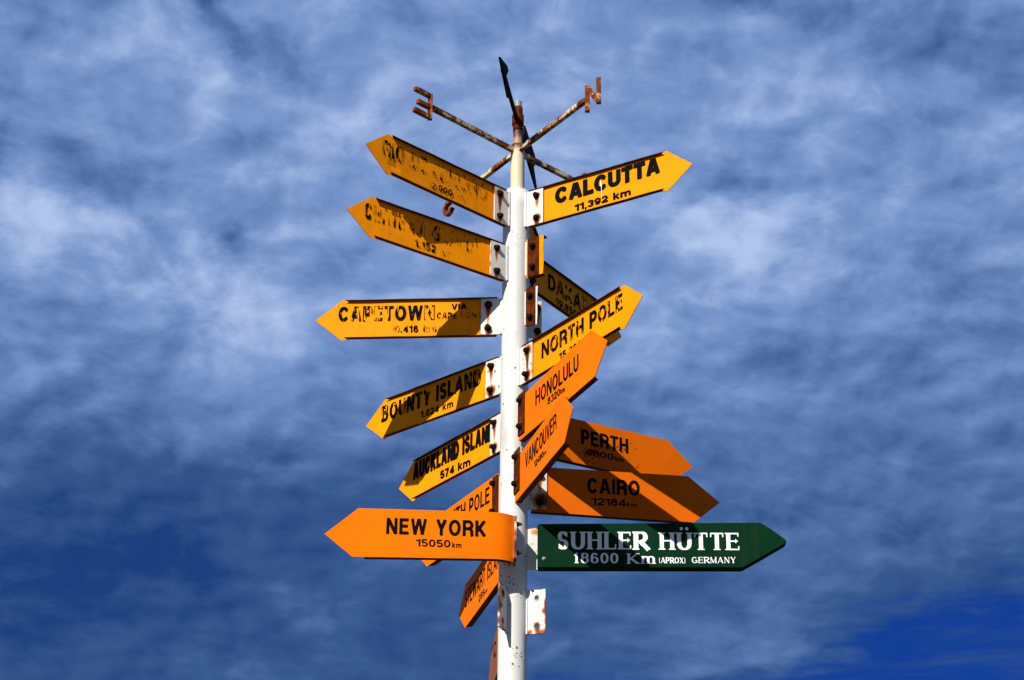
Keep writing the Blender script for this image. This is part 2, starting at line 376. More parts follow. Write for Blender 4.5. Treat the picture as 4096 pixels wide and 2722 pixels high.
# ------------------------------------------------------------------ lettering: stroke glyphs -> flat outlines
def arc(cx, cy, rx, ry, a0, a1, n=14):
    return [(cx + rx * math.cos(rad(a0 + (a1 - a0) * i / n)), cy + ry * math.sin(rad(a0 + (a1 - a0) * i / n))) for i in range(n + 1)]
def glyph(ch, t, h, serif):
    """strokes [(points, half width or None)] and width, cap height 1; t/h = half width of upright/level strokes"""
    s = []; feet = []
    def st(pts, w=None): s.append((pts, w))
    def stem(x, y0=0.0, y1=1.0, w=None, f0=True, f1=True):
        st([(x, y0), (x, y1)], w)
        if f0 and y0 == 0: feet.append((x, 0, w or t))
        if f1 and y1 == 1: feet.append((x, 1, w or t))
    tn = (h * 1.15) if serif else t
    if ch == 'A':
        W = .94; st([(W / 2, .985), (tn, 0)] if serif else [(W / 2 - .03, 1), (t * .95, 0)], tn * .95); st([(W / 2 + (.0 if serif else .03), 1), (W - t * .95, 0)], t * .95); st([(W * .25, .31), (W * .75, .31)], h)
        feet += [(tn, 0, tn), (W - t, 0, t)]
    elif ch == 'B':
        W = .84; stem(t); st([(t, 1 - h), (W * .55, 1 - h)] + arc(W * .55, .76 - h * .25, W * .40 - t, .25 - h * .75, 90, -90) + [(t, .53)], None)
        st([(W * .55, .53)] + arc(W * .57, .265 + h * .5, W * .43 - t, .265 - h * .5, 90, -90) + [(t, h)], None)
    elif ch in 'CG':
        W = .90 if ch == 'C' else .95; st(arc(W / 2, .5, W / 2 - t, .5 - h, 38, 322, 30))
        if ch == 'G': st([(W - t, .06), (W - t, .46)], t * .9); st([(W * .55, .46), (W, .46)], h)
        elif serif: st([(W - t, .98), (W - t, .70)], h)
    elif ch == 'D':
        W = .88; stem(t); st([(t, 1 - h), (W * .42, 1 - h)] + arc(W * .42, .5, W * .58 - t, .5 - h, 90, -90, 22) + [(t, h)])
    elif ch == 'E':
        W = .76; stem(t); st([(t, h), (W, h)], h); st([(t, .52), (W * .9, .52)], h); st([(t, 1 - h), (W * .97, 1 - h)], h)
        if serif: st([(W - .035, 0), (W - .03, .24)], .035); st([(W * .95 - .02, 1), (W * .95 - .02, .78)], .035); st([(W * .74, .40), (W * .74, .64)], .03)
    elif ch == 'H':
        W = .86; stem(t); stem(W - t); st([(t, .52), (W - t, .52)], h)
    elif ch == 'I': W = 2 * t; stem(t)
    elif ch == 'J': W = .68; st([(W - t, 1), (W - t, .3)] + arc(W / 2, .3, W / 2 - t, .3 - h, 0, -180, 14))
    elif ch == 'K':
        W = .90; stem(t); st([(W - t * 1.1, 1), (t * 1.5, .38)], tn * .95); st([(t * 2.3, .55), (W - t * .9, 0)], t); feet += [(W - t, 0, t * .8), (W - t * 1.2, 1, t * .8)]
    elif ch == 'L':
        W = .72; stem(t); st([(t, h), (W, h)], h)
        if serif: st([(W - .035, 0), (W - .03, .30)], .04)
    elif ch == 'M':
        W = 1.06; stem(t, w=tn if serif else None); stem(W - t); st([(t, 1), (W / 2, .04 if serif else .12)], t * .92); st([(W - t, 1), (W / 2, .04 if serif else .12)], tn * .92)
    elif ch == 'N':
        W = .88; stem(t * .95, w=tn * .95); stem(W - t * .95, w=tn * .95, f0=False); st([(t * .95, 1), (W - t * .95, 0)], t)
    elif ch in 'O0':
        W = .96 if ch == 'O' else .66
        st(arc(W / 2, .5, W / 2 - t, .5 - h, 0, 360, 36))
    elif ch in 'PR':
        W = .80 if ch == 'P' else .86; stem(t); y = .44 if ch == 'P' else .47; m = (1 - h + y) / 2
        st([(t, 1 - h), (W * .52, 1 - h)] + arc(W * .52, m, W * .48 - t, (1 - h - y) / 2, 90, -90) + [(t, y)])
        if ch == 'R':
            if serif: st([(W * .45, y), (W + .04, .0)], t * .92); feet.append((W - .0, 0, t * .5))
            else: st(arc(W * .52, y - .16, W * .48 - t, .16, 80, 0, 6) + [(W - t, .16), (W - t * .7, 0)])
    elif ch == 'S':
        W = .78 if not serif else .66; q = (.5 - h) / 2; rx = W / 2 - t
        st(arc(W / 2, 1 - h - q, rx, q, 25, 270, 18)[:-1] + arc(W / 2, h + q, rx, q, 90, -155, 18))
        if serif: st([(W - t * .8, .97), (W - t * .8, .70)], .035); st([(t * .8, .03), (t * .8, .30)], .035)
    elif ch == 'T':
        W = .78; stem(W / 2, f1=False); st([(0, 1 - h), (W, 1 - h)], h)
        if serif: st([(.035, 1), (.03, .74)], .035); st([(W - .035, 1), (W - .03, .74)], .035)
    elif ch in 'UÜ':
        W = .86; st([(t, 1), (t, .36)] + arc(W / 2, .36, W / 2 - t, .36 - h, 180, 360, 20) + [(W - t, 1)]); feet += [(t, 1, t), (W - t, 1, t)]
        if ch == 'Ü':
            for x in (W * .32, W * .70): st(arc(x, 1.23, .035, .035, 0, 360, 10), .06)
    elif ch == 'V': W = .88; st([(t * .95, 1), (W / 2 - .02, 0)], t * .95); st([(W - t * .95, 1), (W / 2 + .02, 0)], tn * .95); feet += [(t, 1, t), (W - t, 1, tn)]
    elif ch == 'W':
        W = 1.28; a = t * .92
        st([(a, 1), (W * .27, 0)], a); st([(W / 2 - .02, 1), (W * .27, 0)], a); st([(W / 2 + .02, 1), (W * .73, 0)], a); st([(W - a, 1), (W * .73, 0)], a)
    elif ch == 'X': W = .86; st([(t, 1), (W - t, 0)], t); st([(W - t, 1), (t, 0)], tn); feet += [(t, 1, t), (W - t, 1, tn), (t, 0, tn), (W - t, 0, t)]
    elif ch == 'Y': W = .88; st([(W / 2, 0), (W / 2, .42)]); st([(t, 1), (W / 2, .40)], t); st([(W - t, 1), (W / 2, .40)], tn); feet += [(W / 2, 0, t), (t, 1, t), (W - t, 1, tn)]
    elif ch == '1':
        W = .46 if not serif else .40; x = W - t * 1.1 if not serif else W / 2; st([(x, 0), (x, 1)]); st([(x - t * .5, 1 - h * 1.6), (0.02, .74)] if serif else [(x, .80), (.0, .80)], h * .9)
        feet += [(x, 0, t)]
    elif ch == '2': W = .66; st(arc(W / 2, 1 - h - .25, W / 2 - t, .25, 165, -20, 14) + [(t, h * 1.4), (t, h), (W, h)])
    elif ch == '3':
        W = .66; q = (.5 - h) / 2; st(arc(W / 2, 1 - h - q, W / 2 - t, q, 155, -90, 16)); st(arc(W / 2, h + q, W / 2 - t, q, 90, -155, 16))
    elif ch == '4': W = .70; st([(W - t * 2, 0), (W - t * 2, 1)]); st([(W - t * 2, .93), (t * .8, .31)], t * .85); st([(t * .5, .29), (W, .29)], h)
    elif ch == '5': W = .66; st([(W - t, 1 - h), (t * 1.5, 1 - h), (t * 1.1, .50)], None); st(arc(W / 2, .33, W / 2 - t, .33 - h, 140, -155, 18))
    elif ch in '68':
        W = .66; q = .5 * (.58 - h)
        st(arc(W / 2, h + q, W / 2 - t, q, 0, 360, 26))
        if ch == '8': st(arc(W / 2, .77 - h * .5, W / 2 - t * 1.2, .23 - h * .5, 0, 360, 22))
        else: st(arc(W / 2, .5, W / 2 - t, .5 - h, 40, 190, 14))
    elif ch == '7': W = .62; st([(0, 1 - h), (W - t * .6, 1 - h)], h); st([(W - t, .95), (W * .33, 0)], t)
    elif ch == '9':
        W = .66; q = .5 * (.58 - h); st(arc(W / 2, 1 - h - q, W / 2 - t, q, 0, 360, 26)); st(arc(W / 2, .5, W / 2 - t, .5 - h, 10, -140, 14))
    elif ch == ',': W = 2 * t; st([(t, .0), (t, .17)]); st([(t * 1.2, .05), (t * .5, -.2)], t * .5)
    elif ch == '.': W = 2 * t; st([(t, 0), (t, 2 * t)])
    elif ch == 'k': W = .66; stem(t); st([(W - t, .72), (t * 1.4, .30)], t * .85); st([(t * 2.2, .42), (W - t * .8, 0)], t * .9)
    elif ch == 'm':
        W = 1.05
        for k in range(2):
            x0 = t + k * (W / 2 - t); st([(x0, .45)] + arc(x0 + (W / 2 - t) / 2, .46, (W / 2 - t) / 2, .27 - h, 180, 0, 10) + [(x0 + W / 2 - t, 0)])
            feet.append((x0 + W / 2 - t, 0, t))
        st([(t, 0), (t, .73)]); feet.append((t, 0, t))
    elif ch in '()':
        W = .26; st(arc(.30, .46, .24, .62, 130, 230, 12) if ch == '(' else arc(-.04, .46, .24, .62, 50, -50, 12), h * 1.3)
    else: W = .42
    if serif and ch != ' ':
        for (x, y, w) in feet: st([(x - w - .085, abs(y - .032)), (x + w + .085, abs(y - .032))], .032)
    return s, W

def vnoise(x, y, seed):
    """smooth value noise on numpy arrays"""
    xi, yi = np.floor(x), np.floor(y); fx, fy = x - xi, y - yi
    fx, fy = fx * fx * (3 - 2 * fx), fy * fy * (3 - 2 * fy)
    def hsh(a, b):
        v = np.sin(a * 127.1 + b * 311.7 + seed * 74.7) * 43758.5453
        return v - np.floor(v)
    return (hsh(xi, yi) * (1 - fx) + hsh(xi + 1, yi) * fx) * (1 - fy) + (hsh(xi, yi + 1) * (1 - fx) + hsh(xi + 1, yi + 1) * fx) * fy

def glyph_cells(ch, t, h, serif, wear, seed, N=34):
    """polygons covering the glyph (cap height 1); wear 0..1 flakes paint away, edges last"""
    strokes, W = glyph(ch, t, h, serif)
    if not strokes: return [], W
    lo, hi = -.22, 1.34 if ch == 'Ü' else 1.05
    st_ = 1.0 / N
    xs = np.arange(-.16, W + .16 + st_, st_); ys = np.arange(lo, hi + st_, st_)
    X, Y = np.meshgrid(xs, ys); F = np.full(X.shape, 9.0)
    for pts, w in strokes:
        segs = list(zip(pts, pts[1:])); ws = []
        for (x0, y0), (x1, y1) in segs:
            L = math.hypot(x1 - x0, y1 - y0) or 1e-6
            hw = w if w is not None else h + (t - h) * abs(y1 - y0) / L
            ws.append(hw); ux, uy = (x1 - x0) / L, (y1 - y0) / L
            lx = (X - x0) * ux + (Y - y0) * uy; ly = np.abs(-(X - x0) * uy + (Y - y0) * ux)
            F = np.minimum(F, np.maximum(np.abs(lx - L / 2) - L / 2, ly - hw))
        closed = math.hypot(pts[0][0] - pts[-1][0], pts[0][1] - pts[-1][1]) < 1e-5
        for k in range(0 if closed else 1, len(pts) - 1):
            F = np.minimum(F, np.hypot(X - pts[k][0], Y - pts[k][1]) - min(ws[k], ws[k - 1]))
    if ch in 'AVWMNXYK471' and ch not in '47': F = np.maximum(F, np.maximum(Y - 1, -Y))
    if wear > 0:
        n1 = vnoise(X * 11 + seed * 3.1, Y * 1.8, seed); n2 = vnoise(X * 4.5, Y * 3.5, seed + 5.0)
        keep = .58 * n1 + .42 * n2
        edge = np.exp(-(F / .045) ** 2) * .24
        Fw = (wear * .62 + .19 - keep - edge) * .12
        F = np.maximum(F, Fw)
    out = []
    ins = F < 0
    ny, nx = F.shape
    for j in range(ny - 1):
        i = 0
        while i < nx - 1:
            c = (ins[j, i], ins[j, i + 1], ins[j + 1, i + 1], ins[j + 1, i])
            if all(c):
                k = i
                while k < nx - 1 and ins[j, k + 1] and ins[j + 1, k + 1]: k += 1
                out.append([(xs[i], ys[j]), (xs[k], ys[j]), (xs[k], ys[j + 1]), (xs[i], ys[j + 1])]); i = k; continue
            if any(c):
                P = [(xs[i], ys[j], F[j, i]), (xs[i + 1], ys[j], F[j, i + 1]), (xs[i + 1], ys[j + 1], F[j + 1, i + 1]), (xs[i], ys[j + 1], F[j + 1, i])]
                poly = []
                for a, b in zip(P, P[1:] + P[:1]):
                    if a[2] < 0: poly.append(a[:2])
                    if (a[2] < 0) != (b[2] < 0):
                        q = a[2] / (a[2] - b[2]); poly.append((a[0] + (b[0] - a[0]) * q, a[1] + (b[1] - a[1]) * q))
                if len(poly) >= 3: out.append(poly)
            i += 1
    return out, W

def lettering(parent, fr, text, A, Bp, Cp, e, weight=.10, level=None, serif=False, wear=0.0, wears=None, material='black', off=(0, 0, 0), gap=.13, px=True, surf=None, seed=1.0):
    """text laid on the sign face: A/Bp baseline ends, Cp top of the first capital (photo pixels on that face, or (r,z))"""
    if px: A, Bp, Cp = fr.rz(*A, e), fr.rz(*Bp, e), fr.rz(*Cp, e)
    A, Bp, Cp = map(np.asarray, (A, Bp, Cp))
    u = Bp - A; width = np.linalg.norm(u); u = u / width; H = abs(Cp[1] - A[1])
    level = weight * .9 if level is None else level
    gl = []; x = 0.0
    # widths first, to fit the run into the measured length
    tot = sum(glyph(c, weight, level, serif)[1] for c in text) + gap * (len(text) - 1)
    sx = width / (tot * H)
    t = weight / max(.6, min(sx, 1.35)) ** .65
    tot = sum(glyph(c, t, level, serif)[1] for c in text) + gap * (len(text) - 1)
    sx = width / (tot * H)
    res = []; bm = bmesh.new()
    for i, c in enumerate(text + ' '):
        if c == ' ':
            res.append(bm); bm = bmesh.new(); x += glyph(' ', t, level, serif)[1] + gap; continue
        w = wears[i % len(wears)] if wears else wear
        polys, W = glyph_cells(c, t, level, serif, w, seed + i * 1.37)
        for p in polys:
            vs = []
            for (gx, gy) in p:
                r = A + u * ((x + gx) * sx * H) + np.array([0, gy * H])
                ee = (surf(r[0]) if surf else e) + .0012
                vs.append(bm.verts.new(fr.P(r[0], ee, r[1])))
            try: bm.faces.new(vs)
            except ValueError: pass
        x += W + gap
    bm.free()
    for bm in res:
        bmesh.ops.remove_doubles(bm, verts=bm.verts, dist=1e-5)
        if not bm.faces: bm.free(); continue
        for f in bm.faces:                     # all faces look out of the board
            f.normal_update()
            if f.normal.dot(Vector(fr.n)) < 0: f.normal_flip()
        bmesh.ops.translate(bm, verts=bm.verts, vec=-Vector(off))
        me = bpy.data.meshes.new('lettering'); bm.to_mesh(me); bm.free()
        link('lettering', me, material, parent)

# ------------------------------------------------------------------ ground and the post
g = bmesh.new()
for rr in (0.0,):
    rings = [0, 4, 12, 40, 150, 600, 2500, 9000]; seg = 48; rows = []
    c0 = g.verts.new((0, 0, 0))
    for R_ in rings[1:]:
        rows.append([g.verts.new((R_ * math.cos(2 * math.pi * i / seg), R_ * math.sin(2 * math.pi * i / seg), 0.0)) for i in range(seg)])
    for i in range(seg): g.faces.new((c0, rows[0][i], rows[0][(i + 1) % seg]))
    for a, b in zip(rows, rows[1:]):
        for i in range(seg): g.faces.new((a[i], b[i], b[(i + 1) % seg], a[(i + 1) % seg]))
tag(link('ground', mesh_of(g, 'ground'), 'ground'), kind='structure')

post = thing('signpost', (0, 0, 0), 'tall white steel signpost pole with flecked paint, rusty bracket plates and compass arms', 'signpost')
b = bmesh.new(); tube(b, (0, 0, -.02), (0, 0, .10), .30, .27, 40)
link('footing', mesh_of(b, 'footing'), 'concrete', post)
PR = .057
POLE_TOP = 4.796 + CZ
b = bmesh.new(); tube(b, (0, 0, 0), (0, 0, POLE_TOP - .004), PR, PR, 64, 90)
tube(b, (0, 0, POLE_TOP - .004), (0, 0, POLE_TOP), PR, PR - .004, 64, 1)
me = mesh_of(b, 'pole', smooth=True)
def pole_rust(c):
    a = math.atan2(c.y, c.x); v = 0.0
    for (zc, ac, k) in ((3.02, -1.2, .30), (2.30, -1.6, .16), (2.0, -1.3, .10), (3.25, -1.35, .14)):
        v += k * math.exp(-((c.z - CZ - zc) / .09) ** 2 - ((a - ac) / .5) ** 2)
    v += .10 * max(0, mnoise.noise(Vector((c.x * 12, c.y * 12, c.z * 3)))) * (1 if c.z < 5.2 else .4)
    return v
set_rust(me, pole_rust)
for p in me.polygons:
    if abs(p.normal.z) > .9: p.use_smooth = False
link('pole', me, 'pole', post)
b = bmesh.new(); tube(b, (.004, 0, POLE_TOP - .05), (.004, 0, 5.034 + CZ), .0305, .0305, 48, 30)
me = mesh_of(b, 'top_pipe', smooth=True)
set_rust(me, lambda c: .95 * math.exp(-((c.z - CZ - 5.034) / .03) ** 2) + .3 * math.exp(-((c.z - CZ - 4.97) / .03) ** 2) + .22 * math.exp(-((c.z - CZ - 4.80) / .02) ** 2))
link('top_pipe', me, 'ivory', post)
b = bmesh.new(); tube(b, (.004, 0, 5.03 + CZ), (.004, 0, 5.112 + CZ), .0205, .0205, 40, 14)
me = mesh_of(b, 'mast', smooth=True); set_rust(me, lambda c: .62 + .4 * max(0, (c.z - CZ - 5.06) / .05)); link('mast', me, 'ivory', post)
b = bmesh.new(); tube(b, (.004, 0, 5.108 + CZ), (.004, 0, 5.232 + CZ), .0218, .0205, 40, 6)
link('mast_sleeve', mesh_of(b, 'mast_sleeve', smooth=True), 'mast', post)
b = bmesh.new(); tube(b, (.004, 0, 5.22 + CZ), (.004, 0, 5.262 + CZ), .0162, .0162, 32, 1)
tube(b, (.004, 0, 5.262 + CZ), (.004, 0, 5.268 + CZ), .0162, .011, 32, 1)
link('mast_cap', mesh_of(b, 'mast_cap', smooth=False), 'galv', post)

# compass arms and letters
ZA = 5.0046 + CZ
ARMS = {'E': (-136.0, .50), 'N': (-55.4, .505), 'S': (124.0, .505), 'W': (43.0, .415)}
for ch, (ph, L) in ARMS.items():
    fr = Frame(ph); b = bmesh.new(); T = .0195
    bar(b, fr.P(.022, 0, ZA), fr.P(L, 0, ZA), T, T)
    armo = link('compass_arm', mesh_of(b, 'compass_arm'), 'arm', post)
    b = bmesh.new(); h2 = .062
    if ch == 'E':
        x = L + .010
        bar(b, fr.P(x, 0, ZA - h2), fr.P(x, 0, ZA + h2), T, T)
        for z, l in ((ZA - h2 + T / 2, .090), (ZA - .004, .072), (ZA + h2 - T / 2, .088)):
            bar(b, fr.P(x + T / 2 - .0005, 0, z), fr.P(x + l, 0, z), T - .001, T - .001)
    elif ch == 'N':
        x = L + .012; x2 = x + .079
        bar(b, fr.P(x, 0, ZA - h2), fr.P(x, 0, ZA + h2), T, T); bar(b, fr.P(x2, 0, ZA - h2), fr.P(x2, 0, ZA + h2), T, T)
        bar(b, fr.P(x + .004, 0, ZA + h2 - .008), fr.P(x2 - .004, 0, ZA - h2 + .012), T - .001, T - .001)
    elif ch == 'S':
        pts = arc(L + .044, ZA + .030, .030, .026, 20, 270, 10)[:-1] + arc(L + .044, ZA - .024, .031, .028, 90, -165, 10)
        for p, q in zip(pts, pts[1:]): bar(b, fr.P(p[0], 0, p[1]), fr.P(q[0], 0, q[1]), T, T - .002)
    else:
        pts = [(L, h2), (L + .022, -h2), (L + .05, h2 * .6), (L + .078, -h2), (L + .10, h2)]
        for p, q in zip(pts, pts[1:]): bar(b, fr.P(p[0], 0, ZA + p[1]), fr.P(q[0], 0, ZA + q[1]), T, T - .002)
    lo = link('compass_letter', mesh_of(b, 'compass_letter'), 'letterbar', armo)

# wind vane on the mast
vane = thing('wind_vane', (.004, 0, 5.165 + CZ), 'dark rusted arrow wind vane edge-on above the compass arms', 'wind vane')
fv = Frame(81.0); off = (.004, 0, 5.165 + CZ)
b = bmesh.new(); boxf(b, fv, -.42, -.0225, -.006, .006, 5.152 + CZ, 5.180 + CZ); boxf(b, fv, .0225, .40, -.006, .006, 5.152 + CZ, 5.180 + CZ)
link('shaft', mesh_of(b, 'shaft', off), 'vane', vane)
b = bmesh.new(); tube(b, (.004, 0, 5.142 + CZ), (.004, 0, 5.190 + CZ), .0262, .0262, 28, 1)
link('collar', mesh_of(b, 'collar', off), 'mast', vane)
b = bmesh.new(); prism(b, fv, [(-.492, 5.172 + CZ), (-.300, 5.252 + CZ), (-.272, 5.244 + CZ), (-.330, 5.181 + CZ), (-.330, 5.150 + CZ), (-.250, 5.122 + CZ), (-.268, 5.114 + CZ)], -.0045, .0045)
link('arrow_head', mesh_of(b, 'arrow_head', off), 'vane', vane)
b = bmesh.new(); prism(b, fv, [(.16, 5.182 + CZ), (.21, 5.272 + CZ), (.53, 5.300 + CZ), (.51, 5.238 + CZ), (.475, 5.222 + CZ), (.590, 5.160 + CZ), (.585, 5.152 + CZ), (.16, 5.140 + CZ)], -.0045, .0045)
link('tail_fin', mesh_of(b, 'tail_fin', off), 'vane', vane)

# ------------------------------------------------------------------ brackets and bolts
def bolt(parent, fr, r, e, z, out=1, size=.0118, length=.016, material='bolt', name='bolt', jit=0.0):
    b = bmesh.new(); n = Vector(fr.n) * out; c = fr.P(r, e, z)
    tube(b, c, c + n * .003, size * 1.30, size * 1.22, 16)
    tube(b, c + n * .003, c + n * length, size, size * .93, 6)
    tube(b, c + n * length, c + n * (length + .003), size * .93, size * .6, 6)
    return link(name, mesh_of(b, name), material, parent)
def plate_mesh(fr, r0, r1, e0, e1, zc, hz, bolts, holes=(), edge=.35, low=0.0, blot=(), rot=0.0):
    """finely divided plate so that rust runs follow the bolts"""
    b = bmesh.new(); nr, nz = max(6, int((r1 - r0) / .006)), max(10, int(2 * hz / .006))
    if holes:
        loops = []
        def ring(pts, e):
            v = [b.verts.new(fr.P(r, e, z)) for r, z in pts]
            return v, [b.edges.new((v[i], v[(i + 1) % len(v)])) for i in range(len(v))]
        outer = [(r0 + (r1 - r0) * i / nr, zc - hz) for i in range(nr)] + [(r1, zc - hz + 2 * hz * i / nz) for i in range(nz)] + \
                [(r1 - (r1 - r0) * i / nr, zc + hz) for i in range(nr)] + [(r0, zc + hz - 2 * hz * i / nz) for i in range(nz)]
        shapes = [outer] + [[(hr + .0085 * math.cos(2 * math.pi * i / 14), zc + hzz + .0085 * math.sin(2 * math.pi * i / 14)) for i in range(14)] for hr, hzz in holes]
        fa, fb = [], []
        for e, store in ((e0, fa), (e1, fb)):
            es = []
            for sh in shapes: v, ed = ring(sh, e); store.append(v); es += ed
            bmesh.ops.triangle_fill(b, use_beauty=True, edges=es)
        for va, vb in zip(fa, fb):
            for i in range(len(va)): b.faces.new((va[i], va[(i + 1) % len(va)], vb[(i + 1) % len(va)], vb[i]))
        bmesh.ops.subdivide_edges(b, edges=[e for e in b.edges if e.calc_length() > .012], cuts=2, use_grid_fill=False)
        bmesh.ops.triangulate(b, faces=[f for f in b.faces if len(f.verts) > 4])
    else:
        G = {}
        for k, e in enumerate((e0, e1)):
            for i in range(nr + 1):
                for j in range(nz + 1): G[k, i, j] = b.verts.new(fr.P(r0 + (r1 - r0) * i / nr, e, zc - hz + 2 * hz * j / nz))
        for k in (0, 1):
            for i in range(nr):
                for j in range(nz): b.faces.new((G[k, i, j], G[k, i + 1, j], G[k, i + 1, j + 1], G[k, i, j + 1]))
        for i in range(nr):
            for j in (0, nz): b.faces.new((G[0, i, j], G[0, i + 1, j], G[1, i + 1, j], G[1, i, j]))
        for j in range(nz):
            for i in (0, nr): b.faces.new((G[0, i, j], G[0, i, j + 1], G[1, i, j + 1], G[1, i, j]))
    me = mesh_of(b, 'bracket')
    sd = random.random() * 50; d = Vector(fr.d)
    ph = [random.uniform(.7, 1.3) * (.62 if holes else 1) for _ in bolts]
    def rf(c):
        r = c.dot(d); z = c.z; v = 0.0
        for (br, bz), k in zip(bolts, ph):
            dr, dzz = r - br, z - (zc + bz)
            v = max(v, .95 * math.exp(-(math.hypot(dr, dzz) / (.0200 * k)) ** 2))
            if dzz < 0: v = max(v, 1.25 * k * math.exp(-(dr / max(.0045, .0145 - .09 * abs(dzz))) ** 2) * math.exp(dzz / (.085 * k)))
        for (br, bz, rr_, k) in blot: v = max(v, k * math.exp(-(math.hypot(r - br, z - zc - bz) / rr_) ** 2))
        ed = min(r1 - r, 9); nz_ = .5 + .9 * mnoise.noise(Vector((r * 40, z * 28, sd)))
        v = max(v, edge * 1.6 * math.exp(-(ed / .0045) ** 2) * max(0, nz_))
        eb = min(z - (zc - hz), (zc + hz) - z)
        v = max(v, edge * 1.2 * math.exp(-(eb / .005) ** 2) * max(0, nz_))
        if low: v = max(v, low * math.exp(-((z - (zc - hz)) / .02) ** 2) * max(0, nz_))
        return v + rot * (.4 + .5 * mnoise.noise(Vector((r * 22, z * 18, sd + 3))))
    set_rust(me, rf)
    return me
def bracket(fr, zc, r1, e0, e1, hz=.084, rb=.113, zb=.055, r0=.052, bolts=True, out=1, bolt_e=None, material='plate', holes=(), weld=True, label=None, **kw):
    bl = [(rb, zb), (rb, -zb)] if bolts else [(h_[0], h_[1]) for h_ in holes]
    me = plate_mesh(fr, r0, r1, e0, e1, zc, hz, bl, holes=holes, **kw)
    o = link('bracket', me, material, post)
    if label: o['label'] = label
    if weld:                                       # bead where the plate meets the pole
        b = bmesh.new(); k = 5
        for j in range(k):
            z0 = zc - hz + 2 * hz * j / k; z1 = z0 + 2 * hz / k; q = random.uniform(.0040, .0050)
            bar(b, fr.P(.0555, (e0 + e1) / 2, z0 + .0003), fr.P(.0555, (e0 + e1) / 2, z1 - .0003), .014, abs(e1 - e0) + 2 * q, Vector(fr.n))
        w = mesh_of(b, 'weld_bead'); set_rust(w, lambda c: .05); link('weld_bead', w, 'pole', o)
    if bolts:
        for s_ in (1, -1):
            bolt(o, fr, rb + random.uniform(-.002, .002), e1 if bolt_e is None else bolt_e, zc + s_ * zb, out, length=random.uniform(.013, .022))
    return o

